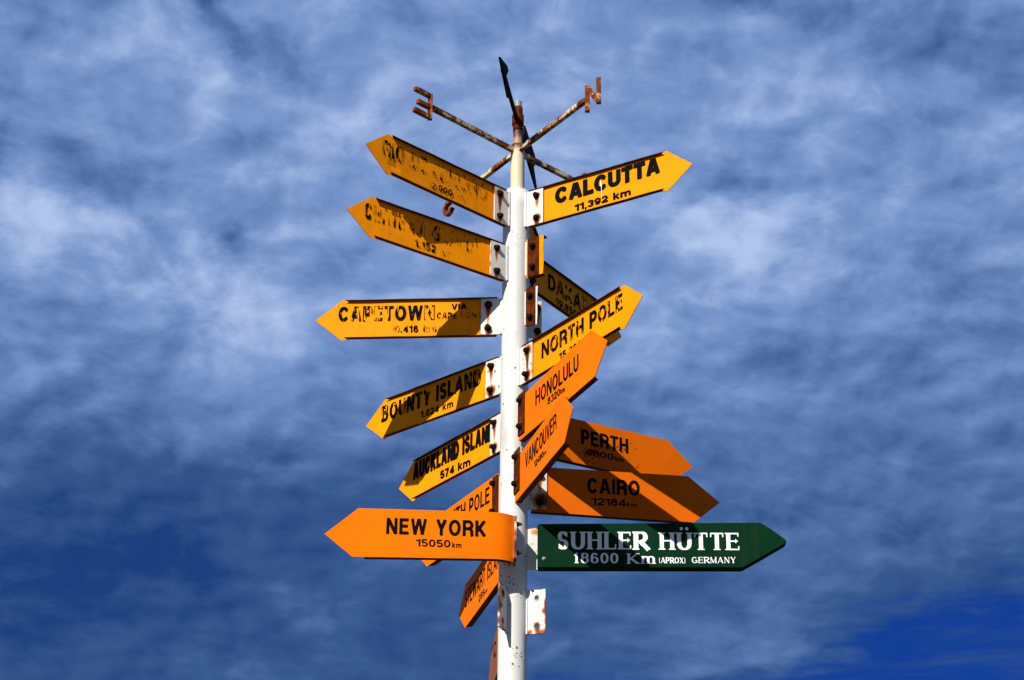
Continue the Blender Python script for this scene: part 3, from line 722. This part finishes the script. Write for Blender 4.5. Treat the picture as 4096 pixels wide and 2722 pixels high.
# ------------------------------------------------------------------ the signs
GRP = 'destination arrow signs bolted to the signpost'
def sheet_rust(r0, r1):
    def f(c): return .02
    return f
def yellow_sign(phi, h, tilt, label, lines, rsh=.728, e=.009, r0=.078, br=True, hh=.0965, hb=.0905, brk=None, seed=1.0, dent=None, material='yellow'):
    fr = Frame(phi); z = h + CZ; tl = math.tan(rad(tilt)); off = tuple(fr.P(.1, e, z)); t = .003
    T = thing('arrow_sign', off, label, 'sign', GRP)
    Z = lambda r, dz: z + r * tl + dz
    rt = rsh + .1155; rf = rsh - .024
    # board: gently wavy sheet, divided along r
    b = bmesh.new(); cols = []
    rs = [r0 + (rf - r0) * i / 26 for i in range(27)]
    stations = [(r, hb) for r in rs] + [(rsh, hh)] + [(rsh + (rt - rsh) * k / 5, hh * (1 - k / 5)) for k in range(1, 5)]
    NZ = 8
    def wav(r, zz): return .0016 * mnoise.noise(Vector((r * 7, zz * 14, seed * 9.1))) + (.006 * math.exp(-(((r - dent[0]) / .018) ** 2 + ((zz - dent[1]) / .016) ** 2)) * -1 if dent else 0)
    for k, ee in enumerate((0.0, -t)):
        cc = []
        for (r, hz) in stations: cc.append([b.verts.new(fr.P(r, e + ee + wav(r, -hz + 2 * hz * j / NZ), Z(r, -hz + 2 * hz * j / NZ))) for j in range(NZ + 1)])
        tip = b.verts.new(fr.P(rt, e + ee, Z(rt, 0)))
        for a, c_ in zip(cc, cc[1:]):
            for j in range(NZ): b.faces.new((a[j], c_[j], c_[j + 1], a[j + 1]))
        for j in range(NZ): b.faces.new((cc[-1][j], tip, cc[-1][j + 1]))
        cols.append((cc, tip))
    (ca, ta), (cb, tb) = cols
    for a1, a2, b1, b2 in zip(ca, ca[1:], cb, cb[1:]):
        b.faces.new((a1[0], a2[0], b2[0], b1[0])); b.faces.new((a1[-1], b1[-1], b2[-1], a2[-1]))
    b.faces.new((ca[-1][0], ta, tb, cb[-1][0])); b.faces.new((ca[-1][-1], cb[-1][-1], tb, ta))
    for j in range(NZ): b.faces.new((ca[0][j], ca[0][j + 1], cb[0][j + 1], cb[0][j]))
    me = mesh_of(b, 'board', off)
    d = Vector(fr.d); o_ = Vector(off)
    def rf_(c):
        r = (c + o_).dot(d); zz = (c + o_).z - z - r * tl
        lim = hb if r < rsh else hh * max(0, (rt - r) / (rt - rsh))
        ed = lim - abs(zz); v = .55 * math.exp(-(max(ed, 0) / .006) ** 2) * max(0, .3 + mnoise.noise(Vector((r * 30, zz * 30, seed))))
        v = max(v, .45 * math.exp(-((r - .148) / .012) ** 2) * max(0, .1 + mnoise.noise(Vector((r * 40, zz * 40, seed + 4)))))
        return v
    set_rust(me, rf_); link('board', me, material, T)
    # folded flanges, mitred towards the point, front lip a little uneven
    for sg, w in ((1, .0130), (-1, .0140)):
        b = bmesh.new(); n = 22; rows = []
        for i in range(n + 1):
            ra = r0 + (rf - r0) * i / n; rb_ = r0 - .004 + (rsh - .010 - r0 + .004) * i / n
            jz = .0012 * mnoise.noise(Vector((ra * 9, sg * 3.3, seed * 5)))
            zz = sg * (hb - .0004)
            rows.append([b.verts.new(fr.P(ra, e + .0004, Z(ra, zz))), b.verts.new(fr.P(rb_, e + w, Z(rb_, zz + jz))),
                         b.verts.new(fr.P(rb_, e + w, Z(rb_, zz + jz - sg * .003))), b.verts.new(fr.P(ra, e + .0004, Z(ra, zz - sg * .003)))])
        for a, c_ in zip(rows, rows[1:]):
            for i in range(4): b.faces.new((a[i], a[(i + 1) % 4], c_[(i + 1) % 4], c_[i]))
        b.faces.new(rows[0]); b.faces.new(list(reversed(rows[-1])))
        me = mesh_of(b, 'flange', off); nv = Vector(fr.n)
        set_rust(me, lambda c: .25 + .5 * max(0, mnoise.noise(Vector((c.x * 22, c.y * 22, seed + sg)))) if (c + o_).dot(nv) > e + w * .5 else .12)
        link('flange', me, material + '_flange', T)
    for ln in lines:
        kw = dict(ln[4]) if len(ln) > 4 else {}
        lettering(T, fr, ln[0], ln[1], ln[2], ln[3], e + .0012, off=off, seed=seed + len(ln[0]), **kw)
    if br:
        bk = dict(r1=.143, e0=e + .0045, e1=e + .0105); bk.update(brk or {})
        bracket(fr, z + .1 * tl, **bk)
    return T, fr

def orange_sign(phi, e, pts, label, lines, r0=.05, material='orange', flange=True, t=.003, seed=1.0, body=None):
    """pts: top shoulder, tip, bottom shoulder, then points on the top and bottom edge near the pole, all (r,z)"""
    fr = Frame(phi); ht, tip, hb_, nt, nb_ = [np.array(p, float) for p in pts]
    zc = (nt[1] + nb_[1]) / 2; off = tuple(fr.P(.1, e, zc)); T = thing('arrow_sign', off, label, 'sign', GRP)
    top = lambda r: nt[1] + (ht[1] - nt[1]) * (r - nt[0]) / (ht[0] - nt[0])
    bot = lambda r: nb_[1] + (hb_[1] - nb_[1]) * (r - nb_[0]) / (hb_[0] - nb_[0])
    b = bmesh.new(); NZ = 6; st_ = []
    rsm = min(ht[0], hb_[0])
    for i in range(23):
        r = r0 + (rsm - r0) * i / 22; st_.append((r, bot(r), r, top(r)))
    for k in (0, 1, 2, 3):
        f = k / 4
        pt, pb = ht + (tip - ht) * f, hb_ + (tip - hb_) * f
        if k == 0 and abs(ht[0] - hb_[0]) < 1e-4: continue
        st_.append((pb[0], pb[1], pt[0], pt[1]))
    def wav(r, zz): return .0014 * mnoise.noise(Vector((r * 6, zz * 9, seed * 7.7)))
    cols = []
    for ee in (0.0, -t):
        cc = [[b.verts.new(fr.P(rb_ + (rt_ - rb_) * j / NZ, e + ee + wav(rb_, zb_ + (zt_ - zb_) * j / NZ), zb_ + (zt_ - zb_) * j / NZ)) for j in range(NZ + 1)] for rb_, zb_, rt_, zt_ in st_]
        tv = b.verts.new(fr.P(tip[0], e + ee, tip[1]))
        for a, c_ in zip(cc, cc[1:]):
            for j in range(NZ): b.faces.new((a[j], c_[j], c_[j + 1], a[j + 1]))
        for j in range(NZ): b.faces.new((cc[-1][j], tv, cc[-1][j + 1]))
        cols.append((cc, tv))
    (ca, ta), (cb, tb) = cols
    for a1, a2, b1, b2 in zip(ca, ca[1:], cb, cb[1:]):
        b.faces.new((a1[0], a2[0], b2[0], b1[0])); b.faces.new((a1[-1], b1[-1], b2[-1], a2[-1]))
    b.faces.new((ca[-1][0], ta, tb, cb[-1][0])); b.faces.new((ca[-1][-1], cb[-1][-1], tb, ta))
    for j in range(NZ): b.faces.new((ca[0][j], ca[0][j + 1], cb[0][j + 1], cb[0][j]))
    me = mesh_of(b, 'board', off); set_rust(me, lambda c: .25 * max(0, mnoise.noise(Vector((c.x * 30, c.y * 30, c.z * 30 + seed))) - .2))
    link('board', me, material, T)
    if flange:
        for fn, re_ in ((top, ht[0]), (bot, hb_[0])):
            b = bmesh.new(); sg = 1 if fn is top else -1; rows = []; w = .024
            for i in range(21):
                ra = r0 + (re_ - .004 - r0) * i / 20; rb_ = r0 + (re_ - .022 - r0) * i / 20
                z1 = fn(ra) - sg * .0006; z2 = fn(rb_) - sg * .0006
                rows.append([b.verts.new(fr.P(ra, e - t - .0002, z1)), b.verts.new(fr.P(rb_, e - t - w, z2)), b.verts.new(fr.P(rb_, e - t - w, z2 - sg * .003)), b.verts.new(fr.P(ra, e - t - .0002, z1 - sg * .003))])
            for a, c_ in zip(rows, rows[1:]):
                for i in range(4): b.faces.new((a[i], a[(i + 1) % 4], c_[(i + 1) % 4], c_[i]))
            b.faces.new(rows[0]); b.faces.new(list(reversed(rows[-1])))
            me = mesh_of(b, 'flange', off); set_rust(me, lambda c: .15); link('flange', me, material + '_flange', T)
    for ln in lines:
        kw = dict(ln[4]) if len(ln) > 4 else {}
        lettering(T, fr, ln[0], ln[1], ln[2], ln[3], e, off=off, seed=seed + len(ln[0]), **kw)
    return T, fr, off
def par(h, rsh, H, tilt, tl=.116, r0=.1):
    k = math.tan(rad(tilt)); z = h + CZ
    return [(rsh, z + rsh * k + H / 2), (rsh + tl, z + (rsh + tl) * k), (rsh, z + rsh * k - H / 2), (r0, z + r0 * k + H / 2), (r0, z + r0 * k - H / 2)]
def clamp(T, fr, off, r0, r1, e, z, hz, tilt=0.0, bolts=True, zb=.058, rb=None):
    """rust-brown clamp plate lying on a sign's inner end"""
    k = math.tan(rad(tilt)); b = bmesh.new(); prism(b, fr, [(r0, z + r0 * k - hz), (r1, z + r1 * k - hz), (r1, z + r1 * k + hz), (r0, z + r0 * k + hz)], e, e + .006)
    bmesh.ops.translate(b, verts=b.verts, vec=-Vector(off))
    o = link('clamp_plate', mesh_of(b, 'clamp_plate'), 'rust', T)
    for s_ in (1, -1):
        bb = bolt(o, fr, rb or (r0 + r1) / 2, e + .006, z + s_ * zb + (r0 + r1) / 2 * k)
        bb.data.transform(Matrix.Translation(-Vector(off)))
    return o

def Q(ox, oy, s): return lambda x, y: (ox + x * s, oy + y * s)
zA = Q(2050, 560, .31780); zR = Q(1400, 500, .31891); zC = Q(1360, 770, .31891); zT = Q(1240, 1150, .33898); zB = Q(1440, 1390, .25510)
zK = Q(1560, 1620, .27427); zN = Q(1960, 1130, .31891); zD = Q(2000, 900, .31894); zV = Q(2000, 1500, .35088); zP = Q(2100, 1620, .33898)
zY = Q(1280, 1950, .38271); zS = Q(2040, 2030, .49153); zE = Q(1800, 2200, .33289)

T_c, F_c = yellow_sign(-30.3, 4.687, .13, 'yellow arrow sign with crisp bold black CALCUTTA 11,392 km lettering', [
    ('CALCUTTA', zA(535, 818), zA(1860, 412), zA(535, 617), dict(weight=.145, gap=.035)),
    ('11,392 km', zA(782, 905), zA(1490, 690), zA(782, 818), dict(weight=.135, gap=.045))], seed=1)
def drip(T, fr, e, pts, off):
    b = bmesh.new(); L_ = []; R_ = []
    for (px, py, w) in pts:
        r_, z_ = fr.rz(*zA(px, py), e); L_.append(b.verts.new(fr.P(r_ - w, e, z_))); R_.append(b.verts.new(fr.P(r_ + w, e, z_)))
    for i in range(len(L_) - 1): b.faces.new((L_[i], R_[i], R_[i + 1], L_[i + 1]))
    link('bird_dropping', mesh_of(b, 'bird_dropping', off), 'white_letter', T)
drip(T_c, F_c, .0125, [(1108, 515, .001), (1112, 545, .0022), (1116, 575, .0024), (1118, 600, .001), (1120, 640, .001), (1124, 720, .0008)], tuple(T_c.location))
yellow_sign(222.8, 4.684, -.22, 'weathered yellow arrow sign, lettering almost all worn off except 2.000, top tier', [
    ('RIO DE JANEIRO', zR(405, 372), zR(1710, 955), zR(405, 172), dict(weight=.100, wears=[.74, .78, .70, 1, .68, .80, 1, .84, .92, .88, .80, .94, .84, .84])),
    ('12.000 km', zR(975, 775), zR(1475, 988), zR(975, 690), dict(weight=.10, wears=[.8, .42, .5, .36, .30, .32, 1, .9, .9]))], seed=2, dent=(.690, -.040))
yellow_sign(215.2, 4.424, .07, 'yellow arrow sign with flaking CHATHAM ISLANDS lettering, mostly the C left', [
    ('CHATHAM ISLANDS', zC(300, 318), zC(1755, 790), zC(300, 120), dict(weight=.100, wears=[.36, .84, .82, .74, .72, .84, .74, 1, .80, .70, .80, .90, .94, .92, .90])),
    ('1.152 km', zC(932, 678), zC(1430, 838), zC(932, 583), dict(weight=.10, wears=[.4, .4, .5, .45, .55, 1, .9, .9]))], seed=3,
    brk=dict())
yellow_sign(175.9, 4.189, .38, 'yellow arrow sign with scratched CAPETOWN via Cape Horn lettering', [
    ('CAPETOWN', zT(332, 405), zT(1468, 385), zT(332, 232), dict(weight=.110, wears=[.12, .68, .52, .72, .62, .30, .10, .52])),
    ('VIA', zT(1668, 262), zT(1850, 258), zT(1668, 195), dict(weight=.125, wears=[.1, .0, .25])),
    ('CAPE HORN', zT(1495, 373), zT(2018, 372), zT(1495, 298), dict(weight=.115, wears=[.45, .4, .35, .5, 1, .85, .72, .85, .85])),
    ('10.416 km', zT(950, 537), zT(1490, 528), zT(950, 455), dict(weight=.10, wears=[.95, .55, .5, .45, .12, .12, 1, .68, .68]))], seed=4, rsh=.729)
yellow_sign(139.4, 3.936, -.27, 'yellow arrow sign with worn BOUNTY ISLAND 1024 km lettering', [
    ('BOUNTY ISLAND', zB(335, 1185), zB(1893, 585), zB(335, 937), dict(weight=.110, wears=[.28, .30, .35, .34, .15, .35, 1, .5, .10, .3, .40, .35, .48])),
    ('1.024 km', zB(950, 1118), zB(1460, 930), zB(950, 1010), dict(weight=.105, wears=[.1, .1, .1, .15, .1, 1, .3, .2]))], seed=5, rsh=.73)
yellow_sign(125.9, 3.685, .59, 'yellow arrow sign with clean bold AUCKLAND ISLAND 574 km lettering', [
    ('AUCKLAND ISLAND', zK(335, 1110), zK(1512, 502), zK(335, 866), dict(weight=.125, gap=.05)),
    ('574 km', zK(730, 1090), zK(1172, 880), zK(730, 972), dict(weight=.13, gap=.05))], seed=6)
yellow_sign(-53.9, 3.931, .50, 'yellow arrow sign with scuffed NORTH POLE lettering, behind the HONOLULU sign', [
    ('NORTH POLE', zN(648, 962), zN(1665, 332), zN(648, 766), dict(weight=.104, wears=[.15, .25, .28, .42, .48, 1, .25, .25, .50, .55])),
    ('15.200 km', zN(868, 978), zN(1330, 692), zN(868, 892), dict(weight=.104, wears=[.3, .3, .3, .35, .3, .3]))], seed=7, rsh=.731)
yellow_sign(55.7, 4.454, 0, 'shaded yellow arrow sign with DAKAR 19.850 lettering behind the NORTH POLE sign', [
    ('DAKAR', zD(605, 800), zD(1112, 1140), zD(605, 605), dict(weight=.100, wears=[.05, .45, .55, .42, .72])),
    ('19.850 km', zD(700, 1000), zD(1130, 1280), zD(700, 908), dict(weight=.10, wears=[.3, .1, .1, .2, .3, .3]))], seed=8, brk=dict(r1=.12, rb=.095))
# a sign pointing away from the viewer on the far side of the post
yellow_sign(78.4, 4.717, 0, 'yellow arrow sign seen almost end-on behind the pole, level with CALCUTTA sign', [], seed=9, rsh=.50, brk=dict(r1=.13))

# sawn-off sign ends with rusted clamp plates
def stub(phi, h, label, yellow_len, hz, seed, z2=.006):
    fr = Frame(phi); z = h + CZ; e = .010; off = tuple(fr.P(.1, e, z)); T = thing('sign_stub', off, label, 'sign stub', 'sawn-off sign ends on the signpost')
    b = bmesh.new(); r1 = .108 + yellow_len
    poly = [(.06, z - hz), (r1 - .003, z - hz + .001), (r1, z - hz * .4), (r1 - .002, z + hz * .3), (r1 + .001, z + hz), (.06, z + hz)]
    prism(b, fr, poly, e, e + .003); me = mesh_of(b, 'board', off); set_rust(me, lambda c: .25); link('board', me, 'yellow' if yellow_len > .025 else 'plate', T)
    if yellow_len > .025:
        for (ra, ea, za) in ((r1 + .002, e - .024, z + hz - .0035), (r1 - .006, e - .02, z - hz + .0005)):
            b = bmesh.new(); boxf(b, fr, .066, ra, ea, e - .0002, za, za + .003)
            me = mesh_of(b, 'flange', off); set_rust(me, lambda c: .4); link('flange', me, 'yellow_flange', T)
    clamp(T, fr, off, .070 if yellow_len > .025 else .064, .124 if yellow_len > .025 else .109, e + .0032, z - .001, hz - .0012, zb=.050)
    bracket(fr, z, .085, e - .0065, e - .0005, hz=hz - .012, bolts=False, rot=.02)
    return T
stub(-32, 4.449, 'sawn-off yellow sign end under a rusted clamp plate, below the CALCUTTA sign', .038, .0925, 3.0)
stub(-33, 4.213, 'rusted clamp plate on a sawn-off sign end, above the NORTH POLE sign', .010, .0905, 5.0)
bracket(Frame(14), 4.19 + CZ, .112, .004, .010, hz=.088, rb=.094, rot=.05, label='white bracket plate in shade behind a sawn-off sign end')

# ---- orange generation
def RZ(phi, e, *pts):
    f = Frame(phi); return [f.rz(*p, e) for p in pts]
T, fr, off = orange_sign(-63.2, .012, RZ(-63.2, .012, (2364.4, 1322.3), (2429.4, 1364.4), (2378.4, 1506.3), (2100.3, 1574.9), (2099.3, 1745.6)),
    'orange arrow sign with condensed HONOLULU 8320km lettering and rusted inner end', [
    ('HONOLULU', zN(572, 1556), zN(1112, 1092), zN(572, 1362), dict(weight=.088)),
    ('8320', zN(725, 1543), zN(880, 1415), zN(725, 1450), dict(weight=.10, gap=.10)),
    ('km', zN(886, 1408), zN(940, 1366), zN(886, 1338), dict(weight=.10))], r0=.066, seed=11)
clamp(T, fr, off, fr.rz(2077, 1595, .012)[0], fr.rz(2100.5, 1575, .012)[0], .0125, 3.705 + CZ, .091, 1.0)
bracket(fr, 3.70 + CZ, .105, .0005, .0085, hz=.078, bolts=False, rot=.03, r0=.05)
T, fr, off = orange_sign(-73.3, .012, RZ(-73.3, .012, (2250.9, 1579), (2291.2, 1633.3), (2257.2, 1771.9), (2081.4, 1815.8), (2076.5, 1991.2)),
    'orange arrow sign with condensed VANCOUVER 12480km lettering jutting forward from the post', [
    ('VANCOUVER', zV(288, 1072), zV(645, 612), zV(288, 892), dict(weight=.075)),
    ('12480', zV(390, 1064), zV(497, 935), zV(390, 992), dict(weight=.10, gap=.10)),
    ('km', zV(501, 926), zV(530, 892), zV(501, 880), dict(weight=.10))], r0=.058, seed=12)
clamp(T, fr, off, fr.rz(2061, 1838, .012)[0], fr.rz(2081, 1816, .012)[0], .0125, 3.458 + CZ, .091, -2.2)
bracket(fr, 3.45 + CZ, .11, .0005, .0085, hz=.078, bolts=False, rot=.03, r0=.05)
CA = (4.7, .0)
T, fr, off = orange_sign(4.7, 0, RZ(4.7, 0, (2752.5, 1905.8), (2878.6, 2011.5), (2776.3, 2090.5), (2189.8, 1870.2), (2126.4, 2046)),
    'dark orange arrow sign reading CAIRO 12184km crossed by diagonal shadows above the green sign', [
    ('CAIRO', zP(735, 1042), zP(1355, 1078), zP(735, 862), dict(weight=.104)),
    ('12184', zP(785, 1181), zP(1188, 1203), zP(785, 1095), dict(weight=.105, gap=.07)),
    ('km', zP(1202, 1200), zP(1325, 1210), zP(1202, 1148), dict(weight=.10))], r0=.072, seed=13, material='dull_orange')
bracket(fr, 3.418 + CZ, .134, .0012, .0075, hz=.092, bolts=True, rb=.105, zb=.06, blot=[(.112, -.052, .035, 1.0), (.07, -.03, .012, .4)], rot=.05, edge=.5)
T, fr, off = orange_sign(22.9, 0, par(3.688, .702, .197, -2.39), 'dark orange arrow sign reading PERTH 4800km with black mildew blotch', [
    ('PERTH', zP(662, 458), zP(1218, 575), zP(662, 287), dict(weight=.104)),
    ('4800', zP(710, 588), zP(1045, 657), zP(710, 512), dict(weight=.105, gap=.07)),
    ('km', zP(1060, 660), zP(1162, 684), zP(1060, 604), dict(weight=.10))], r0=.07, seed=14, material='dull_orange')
# mildew flecks on the Perth sign
bm_ = bmesh.new(); rnd = random.Random(4)
for i in range(150):
    q = rnd.random()
    if q < .7: px, py = rnd.gauss(760, 55), rnd.gauss(580, 55)
    elif q < .9: px, py = rnd.gauss(1130, 90), rnd.gauss(520, 30)
    else: px, py = rnd.gauss(1290, 50), rnd.gauss(690, 25)
    r_, z_ = fr.rz(*zP(px, py), 0); s_ = rnd.uniform(.0008, .0034); k = rnd.randint(5, 7); a0 = rnd.random() * 6
    if py > 700 and px < 1000: continue
    bm_.faces.new([bm_.verts.new(fr.P(r_ + s_ * rnd.uniform(.5, 1.3) * math.cos(a0 + 2 * math.pi * j / k), .0024, z_ + s_ * rnd.uniform(.5, 1.3) * math.sin(a0 + 2 * math.pi * j / k))) for j in range(k)])
o = link('mildew_flecks', mesh_of(bm_, 'mildew_flecks', off), 'black', T); o['kind'] = 'stuff'
bracket(fr, 3.688 + CZ, .134, .0012, .0075, hz=.09, rot=.04)
T, fr, off = orange_sign(119.5, .005, par(3.429, .739, .198, -.71), 'orange arrow sign with SOUTH POLE lettering, mostly hidden behind the NEW YORK sign', [], r0=.12, seed=15)
Bq = fr.rz(*zK(1452, 1425), .005); Pq = fr.rz(*zK(1157, 1612), .005); Aq = Bq + (Pq - Bq) * 2.52
lettering(T, fr, 'SOUTH POLE', tuple(Aq), tuple(Bq), (Aq[0], Aq[1] + .073), .005, weight=.088, off=off, px=False)
clamp(T, fr, off, .118, .160, .0055, 3.427 + CZ, .093, -.7, zb=.062, rb=.146)
bracket(fr, 3.429 + CZ, .15, -.006, .0012, hz=.085, bolts=False)
T, fr, off = orange_sign(105.5, .003, par(3.194, .748, .195, -1.75), 'orange arrow sign with STEWART ISLAND 285km lettering disappearing behind the post', [
    ('285', zY(1660, 1206), zY(1718, 1130), zY(1660, 1132), dict(weight=.10, gap=.10)),
    ('km', zY(1721, 1126), zY(1750, 1088), zY(1721, 1080), dict(weight=.10))], r0=.08, seed=16)
Aq = fr.rz(*zY(1515, 1268), .003); Iq = fr.rz(*zY(1740, 988), .003); Bq = Aq + (Iq - Aq) * 1.72
lettering(T, fr, 'STEWART ISLAND', tuple(Aq), tuple(Bq), (Aq[0], Aq[1] + .073), .003, weight=.072, off=off, px=False)
bracket(fr, 3.194 + CZ, .135, .004, .010, hz=.086)
T, fr, off = orange_sign(96.0, .012, par(2.897, .729, .197, -.29), 'faded arrow sign, shade painted into its brown, seen nearly end-on low on the far side of the post', [
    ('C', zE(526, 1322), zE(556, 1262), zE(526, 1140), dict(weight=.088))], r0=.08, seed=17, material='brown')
bracket(fr, 2.897 + CZ, .135, .013, .019, hz=.086)

# NEW YORK: board bent round at its inner end and bolted to a plate that faces the viewer
NYP, NYE = 186.1, .165
fr = Frame(NYP); ht, tip, hb_ = [fr.rz(*p, NYE) for p in ((1433.8, 2033.4), (1298, 2136.4), (1408.2, 2227.5))]
nt, nb_ = fr.rz(1990, 2050.0, NYE), fr.rz(1950, 2236.0, NYE)
off = tuple(fr.P(.1, NYE, 3.140 + CZ)); T = thing('arrow_sign', off, 'orange arrow sign reading NEW YORK 15050km, inner end bent back to the post', 'sign', GRP)
topf = lambda r: nt[1] + (ht[1] - nt[1]) * (r - nt[0]) / (ht[0] - nt[0]); botf = lambda r: nb_[1] + (hb_[1] - nb_[1]) * (r - nb_[0]) / (hb_[0] - nb_[0])
sec = [(.010, NYE - .075), (.0105, NYE - .055)] + [(.012 + .103 * k / 12, NYE - .034 * ((12 - k) / 12) ** 2.6) for k in range(13)]
sec += [(.115 + (min(ht[0], hb_[0]) - .115) * k / 16, NYE + .0012 * mnoise.noise(Vector((k * .8, 2, 3)))) for k in range(1, 17)]
b = bmesh.new(); ribbon(b, fr, sec, .003, botf, topf)
rm = min(ht[0], hb_[0])
prism(b, fr, [(rm, botf(rm)), (hb_[0], hb_[1]), (tip[0], tip[1]), (ht[0], ht[1]), (rm, topf(rm))] if hb_[0] > rm + 1e-4 else [(rm, botf(rm)), tuple(tip), tuple(ht), (rm, topf(rm))], NYE, NYE - .003)
me = mesh_of(b, 'board', off); dd = Vector(fr.d); oo = Vector(off)
set_rust(me, lambda c: .8 * math.exp(-(((c + oo).dot(dd) - .012) / .016) ** 2) * (.35 + .65 * abs(mnoise.noise(Vector((0, 1, (c + oo).z * 22))))))
link('board', me, 'orange', T)
for fn, sg in ((topf, 1), (botf, -1)):
    b = bmesh.new(); rows = []
    for (r, e) in sec[3:-1]:
        z1 = fn(r) - sg * .0006; rows.append([b.verts.new(fr.P(r, e - .0032, z1)), b.verts.new(fr.P(r, e - .027, z1)), b.verts.new(fr.P(r, e - .027, z1 - sg * .003)), b.verts.new(fr.P(r, e - .0032, z1 - sg * .003))])
    for a, c_ in zip(rows, rows[1:]):
        for i in range(4): b.faces.new((a[i], a[(i + 1) % 4], c_[(i + 1) % 4], c_[i]))
    b.faces.new(rows[0]); b.faces.new(list(reversed(rows[-1])))
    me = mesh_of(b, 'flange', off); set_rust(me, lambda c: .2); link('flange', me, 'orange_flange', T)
for tx, A_, B_, C_, kw in (('NEW YORK', zY(690, 488), zY(1738, 518), zY(690, 319), dict(weight=.104, gap=.15)), ('15050', zY(1000, 619), zY(1362, 630), zY(1000, 540), dict(weight=.102, gap=.08)), ('km', zY(1380, 631), zY(1478, 634), zY(1380, 574), dict(weight=.10))):
    lettering(T, fr, tx, A_, B_, C_, NYE, off=off, **kw)
# its plate: edge-on to the viewer
fp = Frame(-86.5); NZC = fr.rz(2061, 2147.5, .145)[1]
o = bracket(fp, NZC, .146, -.004, .005, hz=.088, bolts=False, edge=.9, rot=.16, r0=.052)
side = Vector((1, 0, 0))
for s_ in (1, -1):
    c = fp.P(.126, 0, NZC + s_ * .060) + Vector((.0052, 0, 0)); b = bmesh.new()
    tube(b, c, c + side * .0105, .0098, .0098, 6); tube(b, c + side * .0105, c + side * .021, .0058, .0055, 10)
    link('bolt', mesh_of(b, 'bolt'), 'nut', o)

# green hut sign: thick timber board
SP, SE = -2.1, .060
fr = Frame(SP); q = lambda x, y: tuple(fr.rz(*zS(x, y), SE))
outl = [q(232, 490), q(222, 482), q(224, 146), q(236, 134), q(2032, 124), q(2050, 130), q(2120, 176), q(2185, 222), q(2235, 258), q(2249, 270), q(2249, 281), q(2236, 292), q(2070, 388), q(1898, 486), q(1882, 492)]
zc = 3.144 + CZ; off = tuple(fr.P(.12, SE, zc)); T = thing('arrow_sign', off, 'dark green timber arrow sign with white serif lettering ending in GERMANY', 'sign', GRP)
b = bmesh.new(); prism(b, fr, outl, SE, SE - .046)
bmesh.ops.bevel(b, geom=[e for e in b.edges], offset=.0022, segments=2, affect='EDGES')
me = mesh_of(b, 'board', off); set_rust(me, lambda c: 0.0); link('board', me, 'green', T)
for tx, A_, B_, C_, kw in (('SUHLER', zS(388, 342), zS(1122, 345), zS(388, 199), dict(weight=.115, level=.040, gap=.17)), ('HÜTTE', zS(1220, 346), zS(1867, 350), zS(1220, 206), dict(weight=.115, level=.040, gap=.17)),
                           ('18600', zS(522, 455), zS(882, 457), zS(522, 372), dict(weight=.10, level=.04, gap=.15)), ('Km', zS(957, 460), zS(1180, 460), zS(957, 376), dict(weight=.105, level=.045, gap=.20)),
                           ('(APROX)', zS(1214, 455), zS(1427, 457), zS(1214, 408), dict(weight=.095, level=.05, gap=.12)), ('GERMANY', zS(1480, 455), zS(1838, 455), zS(1480, 406), dict(weight=.085, level=.042, gap=.22))):
    lettering(T, fr, tx, A_, B_, C_, SE, off=off, serif=True, material='white_letter', **kw)
r_, z_ = fr.rz(*zS(277, 420), SE); b = bmesh.new(); c = fr.P(r_, SE, z_) - Vector(off); nn = Vector(fr.n)
for k in range(4): tube(b, c + nn * .0022 * k, c + nn * .0022 * (k + 1), .0085 * math.cos(k * .36), .0085 * math.cos((k + 1) * .36), 20)
link('bolt', mesh_of(b, 'bolt', smooth=True), 'rivet', T)
bracket(fr, 3.150 + CZ, .135, SE - .053, SE - .0465, hz=.088, bolts=False, r0=.02, rot=.07, edge=.7, blot=[(.078, .02, .012, .4), (.09, -.01, .010, .35), (.085, .07, .02, .5)], weld=False, low=.5)

# bare plates low on the post
bracket(Frame(-17.2), 2.882 + CZ, .135, -.003, .0035, hz=.0905, bolts=False, holes=[(.099, .058), (.101, -.059)], edge=.55, low=.9, r0=.05, rot=.02, label='bare white bracket plate with two bolt holes and rusty lower edge')
bracket(Frame(-112.7), 2.877 + CZ, .140, -.004, .004, hz=.090, bolts=False, holes=[(.108, .058), (.108, -.058)], edge=.9, rot=.22, low=.4, r0=.05, label='bare bracket plate turned edge-on, rusty along its outer edge')
